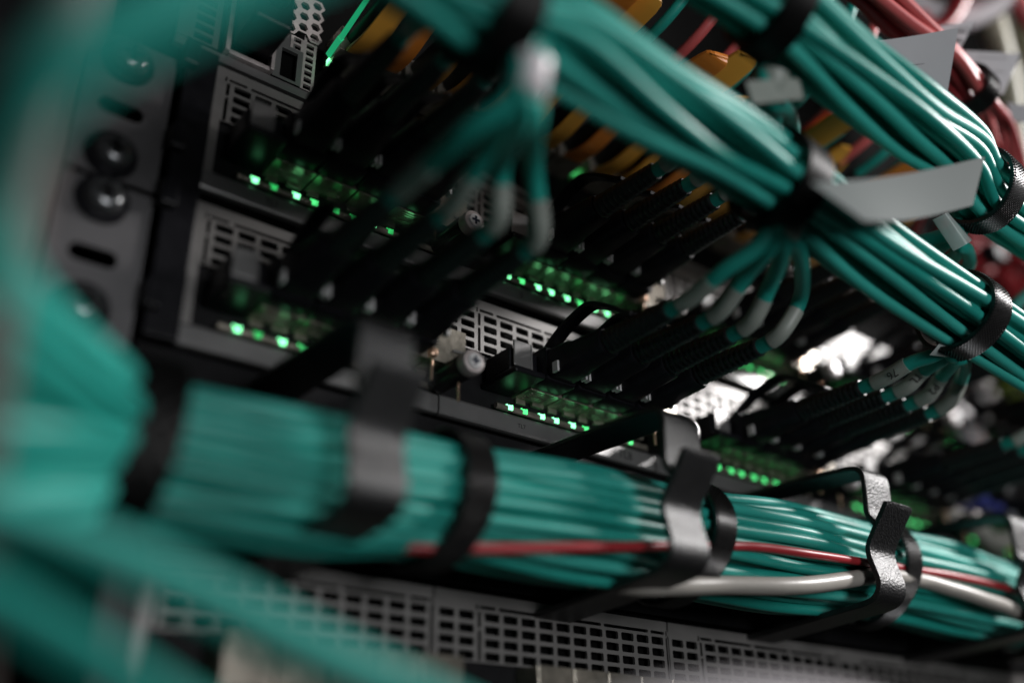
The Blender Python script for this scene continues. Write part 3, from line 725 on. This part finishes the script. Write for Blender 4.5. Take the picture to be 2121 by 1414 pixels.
g = MB(); g.bx(101.0, 102.2, 2.5, 4, 205.5, 207.5); part('led', g, LEDW, t)
g = MB(); g.cyl(V(197, 1, 211.5), V(200, 1, 211.5), 1.6, seg=10); part('led', g, LEDM, t)
g = MB(); g.cyl(V(264, 1, 208), V(266.5, 1, 208), 1.6, seg=10); part('led', g, LEDM, t)
# plug in the first port
t = thing('network_plug', 'dark square network plug in the port at the top left', 'plug', (78, -2, 205))
mb = MB(); mb.bx(73, 84, 0.5, 16, 199, 215); part('shell', mb, BLACKP, t, bevel=0.8)
mb = MB(); mb.tube(smooth_path([V(78.5, 14, 207), V(78.5, 26, 208), V(77, 40, 214), V(70, 52, 230)], 6), 3, 12); part('cable', mb, BOOT, t, True)

def tabplug(x, z, col, lab, d1=62.0, lift=3.0, w=3.7, skew=0.0):
    root = thing('tabbed_plug', lab, 'plug', (x, 0, z), 'plugs with coloured pull tabs in the upper unit')
    g = MB(); g.bx(x - 5.4, x + 5.4, -1, 10, z - 5, z + 4); part('shell', g, CAGE, root, bevel=0.3)
    prof = smooth_path([(10, 0, z - 4.5), (20, 0, z - 5.5), (32, 0, z - 3), (45, 0, z - 1.5 + lift * .4), (d1 - 4, 0, z + lift), (d1, 0, z + lift + 1)], 4)
    g = MB(); n = len(prof); rings = []
    for i, p in enumerate(prof):
        ww = w + 0.5 * math.sin(i * .5)
        if i > n - 4: ww = w * (0.75 + 0.08 * (n - i))
        q = x + skew * (i / n) ** 2; tw = 1.4 * math.sin(i * 0.35)
        rings.append([V(q - ww, p.x, p.z + .6 - tw), V(q + ww, p.x, p.z + .6 + tw), V(q + ww, p.x, p.z - .6 + tw), V(q - ww, p.x, p.z - .6 - tw)])
    g.loft(rings); part('pull_tab', g, col, root, True, bevel=0.4)
    g = MB(); g.tube([V(x, 10, z + 1), V(x, 26, z + 1.2), V(x, 58, z + 4)], [3.8, 3.4, 2.4], 12, (0.8, 1)); part('boot', g, BOOT, root, True)
    g = MB(); g.tube(smooth_path([V(x, 57, z + 4), V(x + 1, 70, z + 8), V(x + 6, 82, z + 22), V(x + 16, 90, z + 50)], 6), 1.8, 10); part('cable', g, PINK if int(x) % 2 else TEAL, root, True)
    return root
rgt = random.Random(77)
for i in range(19):
    x = 106 + 12.2 * i + rgt.uniform(-1.5, 1.5)
    tabplug(x, 212, YELLOW if i % 3 != 1 else ORANGE, f"black plug with {'yellow' if i % 3 != 1 else 'orange'} pull tab, number {i + 1} counted from the left in the upper unit", rgt.uniform(52, 84), rgt.uniform(-5, 5), skew=rgt.uniform(-5, 5))

# ---------------------------------------------------------------- far clutter at the right
rg = random.Random(41)
cols = [GREY, WHITE, OLIVE, PINK, RED, TEAL2, GREY, BLACKP]
names = {id(GREY): 'grey', id(WHITE): 'white', id(OLIVE): 'olive', id(PINK): 'dull red', id(RED): 'red', id(TEAL2): 'teal', id(BLACKP): 'black'}
for i in range(16):
    m_ = cols[i % 8]
    x = 500 + rg.uniform(-20, 70); z0 = rg.uniform(60, 120); d = rg.uniform(20, 110)
    P = [V(x, d * .2, z0), V(x + rg.uniform(-10, 10), d * .7, z0 + 30), V(x + rg.uniform(-25, 25), d, z0 + 110), V(x + rg.uniform(-30, 30), d + 10, z0 + 220), V(x + rg.uniform(-40, 60), d + 20, z0 + 420)]
    cable('far_cable', P, rg.uniform(3.0, 5.0), m_, f'blurred {names[id(m_)]} cable rising in the far background at the right', 'cable', 'background cables at the right')
for i, (u, v, z, m_, lab) in enumerate([(2065, 820, 520, LIME, 'blurred lime green plug at the far right'), (1945, 850, 470, WHITE, 'blurred white plug behind the right fan'),
        (2010, 880, 500, GREY, 'blurred grey plug at the far right below the lime one'), (1925, 195, 420, BLUE, 'blurred blue plug behind the white label'),
        (2060, 540, 480, RED, 'blurred red plug right of the strap'), (1980, 560, 470, RED, 'blurred red plug left of the strap end'), (2100, 610, 500, RED, 'blurred red plug at the right edge'),
        (2110, 505, 500, RED, 'blurred red plug just under the right end of the upper bundle'),
        (1995, 1040, 440, BLUE, 'small blurred blue plug above the bundle at the right')]):
    c = Q(u, v, z); root = thing('far_plug', lab, 'plug', c, 'background plugs at the right')
    g = MB(); g.box(c - Vector((9, 14, 6)), c + Vector((9, 14, 6))); part('body', g, m_, root, bevel=2)
    g = MB(); g.box(c - Vector((5, 22, 4)), c + Vector((5, -14, 4))); part('nose', g, BLACKP, root, bevel=1)
for (u, v, z, m_, lab) in [(2045, 1040, 430, LEDO, 'orange status light at the far right'), (2085, 942, 440, LEDO, 'orange glint drawn as a glowing disc at the right edge'), (2092, 1140, 420, LIME, 'yellow-green light at the right edge')]:
    c = Q(u, v, z); root = thing('status_light', lab, 'light', c, 'status lights at the right')
    g = MB(); g.cyl(c, c + Vector((0, -1, 0)), 1.6, seg=12); part('lens', g, m_, root)  # the orange glint is put in as a glowing disc too

for P_, r, m_, lab in [
    ([(2010, -80, 470), (2055, 60, 470), (2085, 180, 475), (2110, 330, 480), (2160, 480, 485)], 6.5, OLIVE, 'thick blurred olive cable at the top right corner behind the labels'),
    ([(2100, -80, 500), (2130, 100, 500), (2150, 300, 505)], 6, OLIVE, 'second blurred olive cable cut by the top right edge'),
    ([(1830, -60, 430), (1900, 15, 430), (1980, 40, 435), (2060, 10, 440), (2140, -60, 445)], 6, WHITE, 'blurred pale cable looping across the top right corner'),
    ([(1900, 30, 420), (1935, 62, 420), (1975, 30, 424), (2010, -50, 430)], 3.5, RED, 'blurred red cable looping at the top right behind the label'),
    ([(2075, -60, 440), (2110, 10, 440), (2160, 80, 440)], 4, PINK, 'blurred pink cable at the extreme top right'),
    ([(1930, 790, 460), (1950, 830, 455), (1990, 870, 455), (2020, 930, 455), (2010, 985, 460)], 6, WHITE, 'blurred white cable curving behind the right-hand boots'),
    ([(2000, 780, 500), (2040, 850, 500), (2070, 930, 500), (2130, 960, 500)], 9, BROWNG, 'blurred brown cable at the far right behind the white one'),
    ([(2010, 800, 470), (1990, 850, 470), (2030, 900, 470), (2100, 880, 475), (2180, 900, 480)], 5, GREY, 'blurred grey cable looping at the far right'),
    ([(1960, 1060, 420), (2020, 1090, 420), (2060, 1120, 425), (2140, 1110, 430)], 4, GREY, 'blurred grey cable just above the bundle at the right edge'),
    ([(2000, 480, 480), (2060, 540, 480), (2100, 600, 485), (2160, 640, 490)], 5, RED, 'blurred red cable between the two right-hand straps')]:
    cable('far_cable', [Q(*p) for p in P_], r, m_, lab, 'cable', 'background cables at the right')
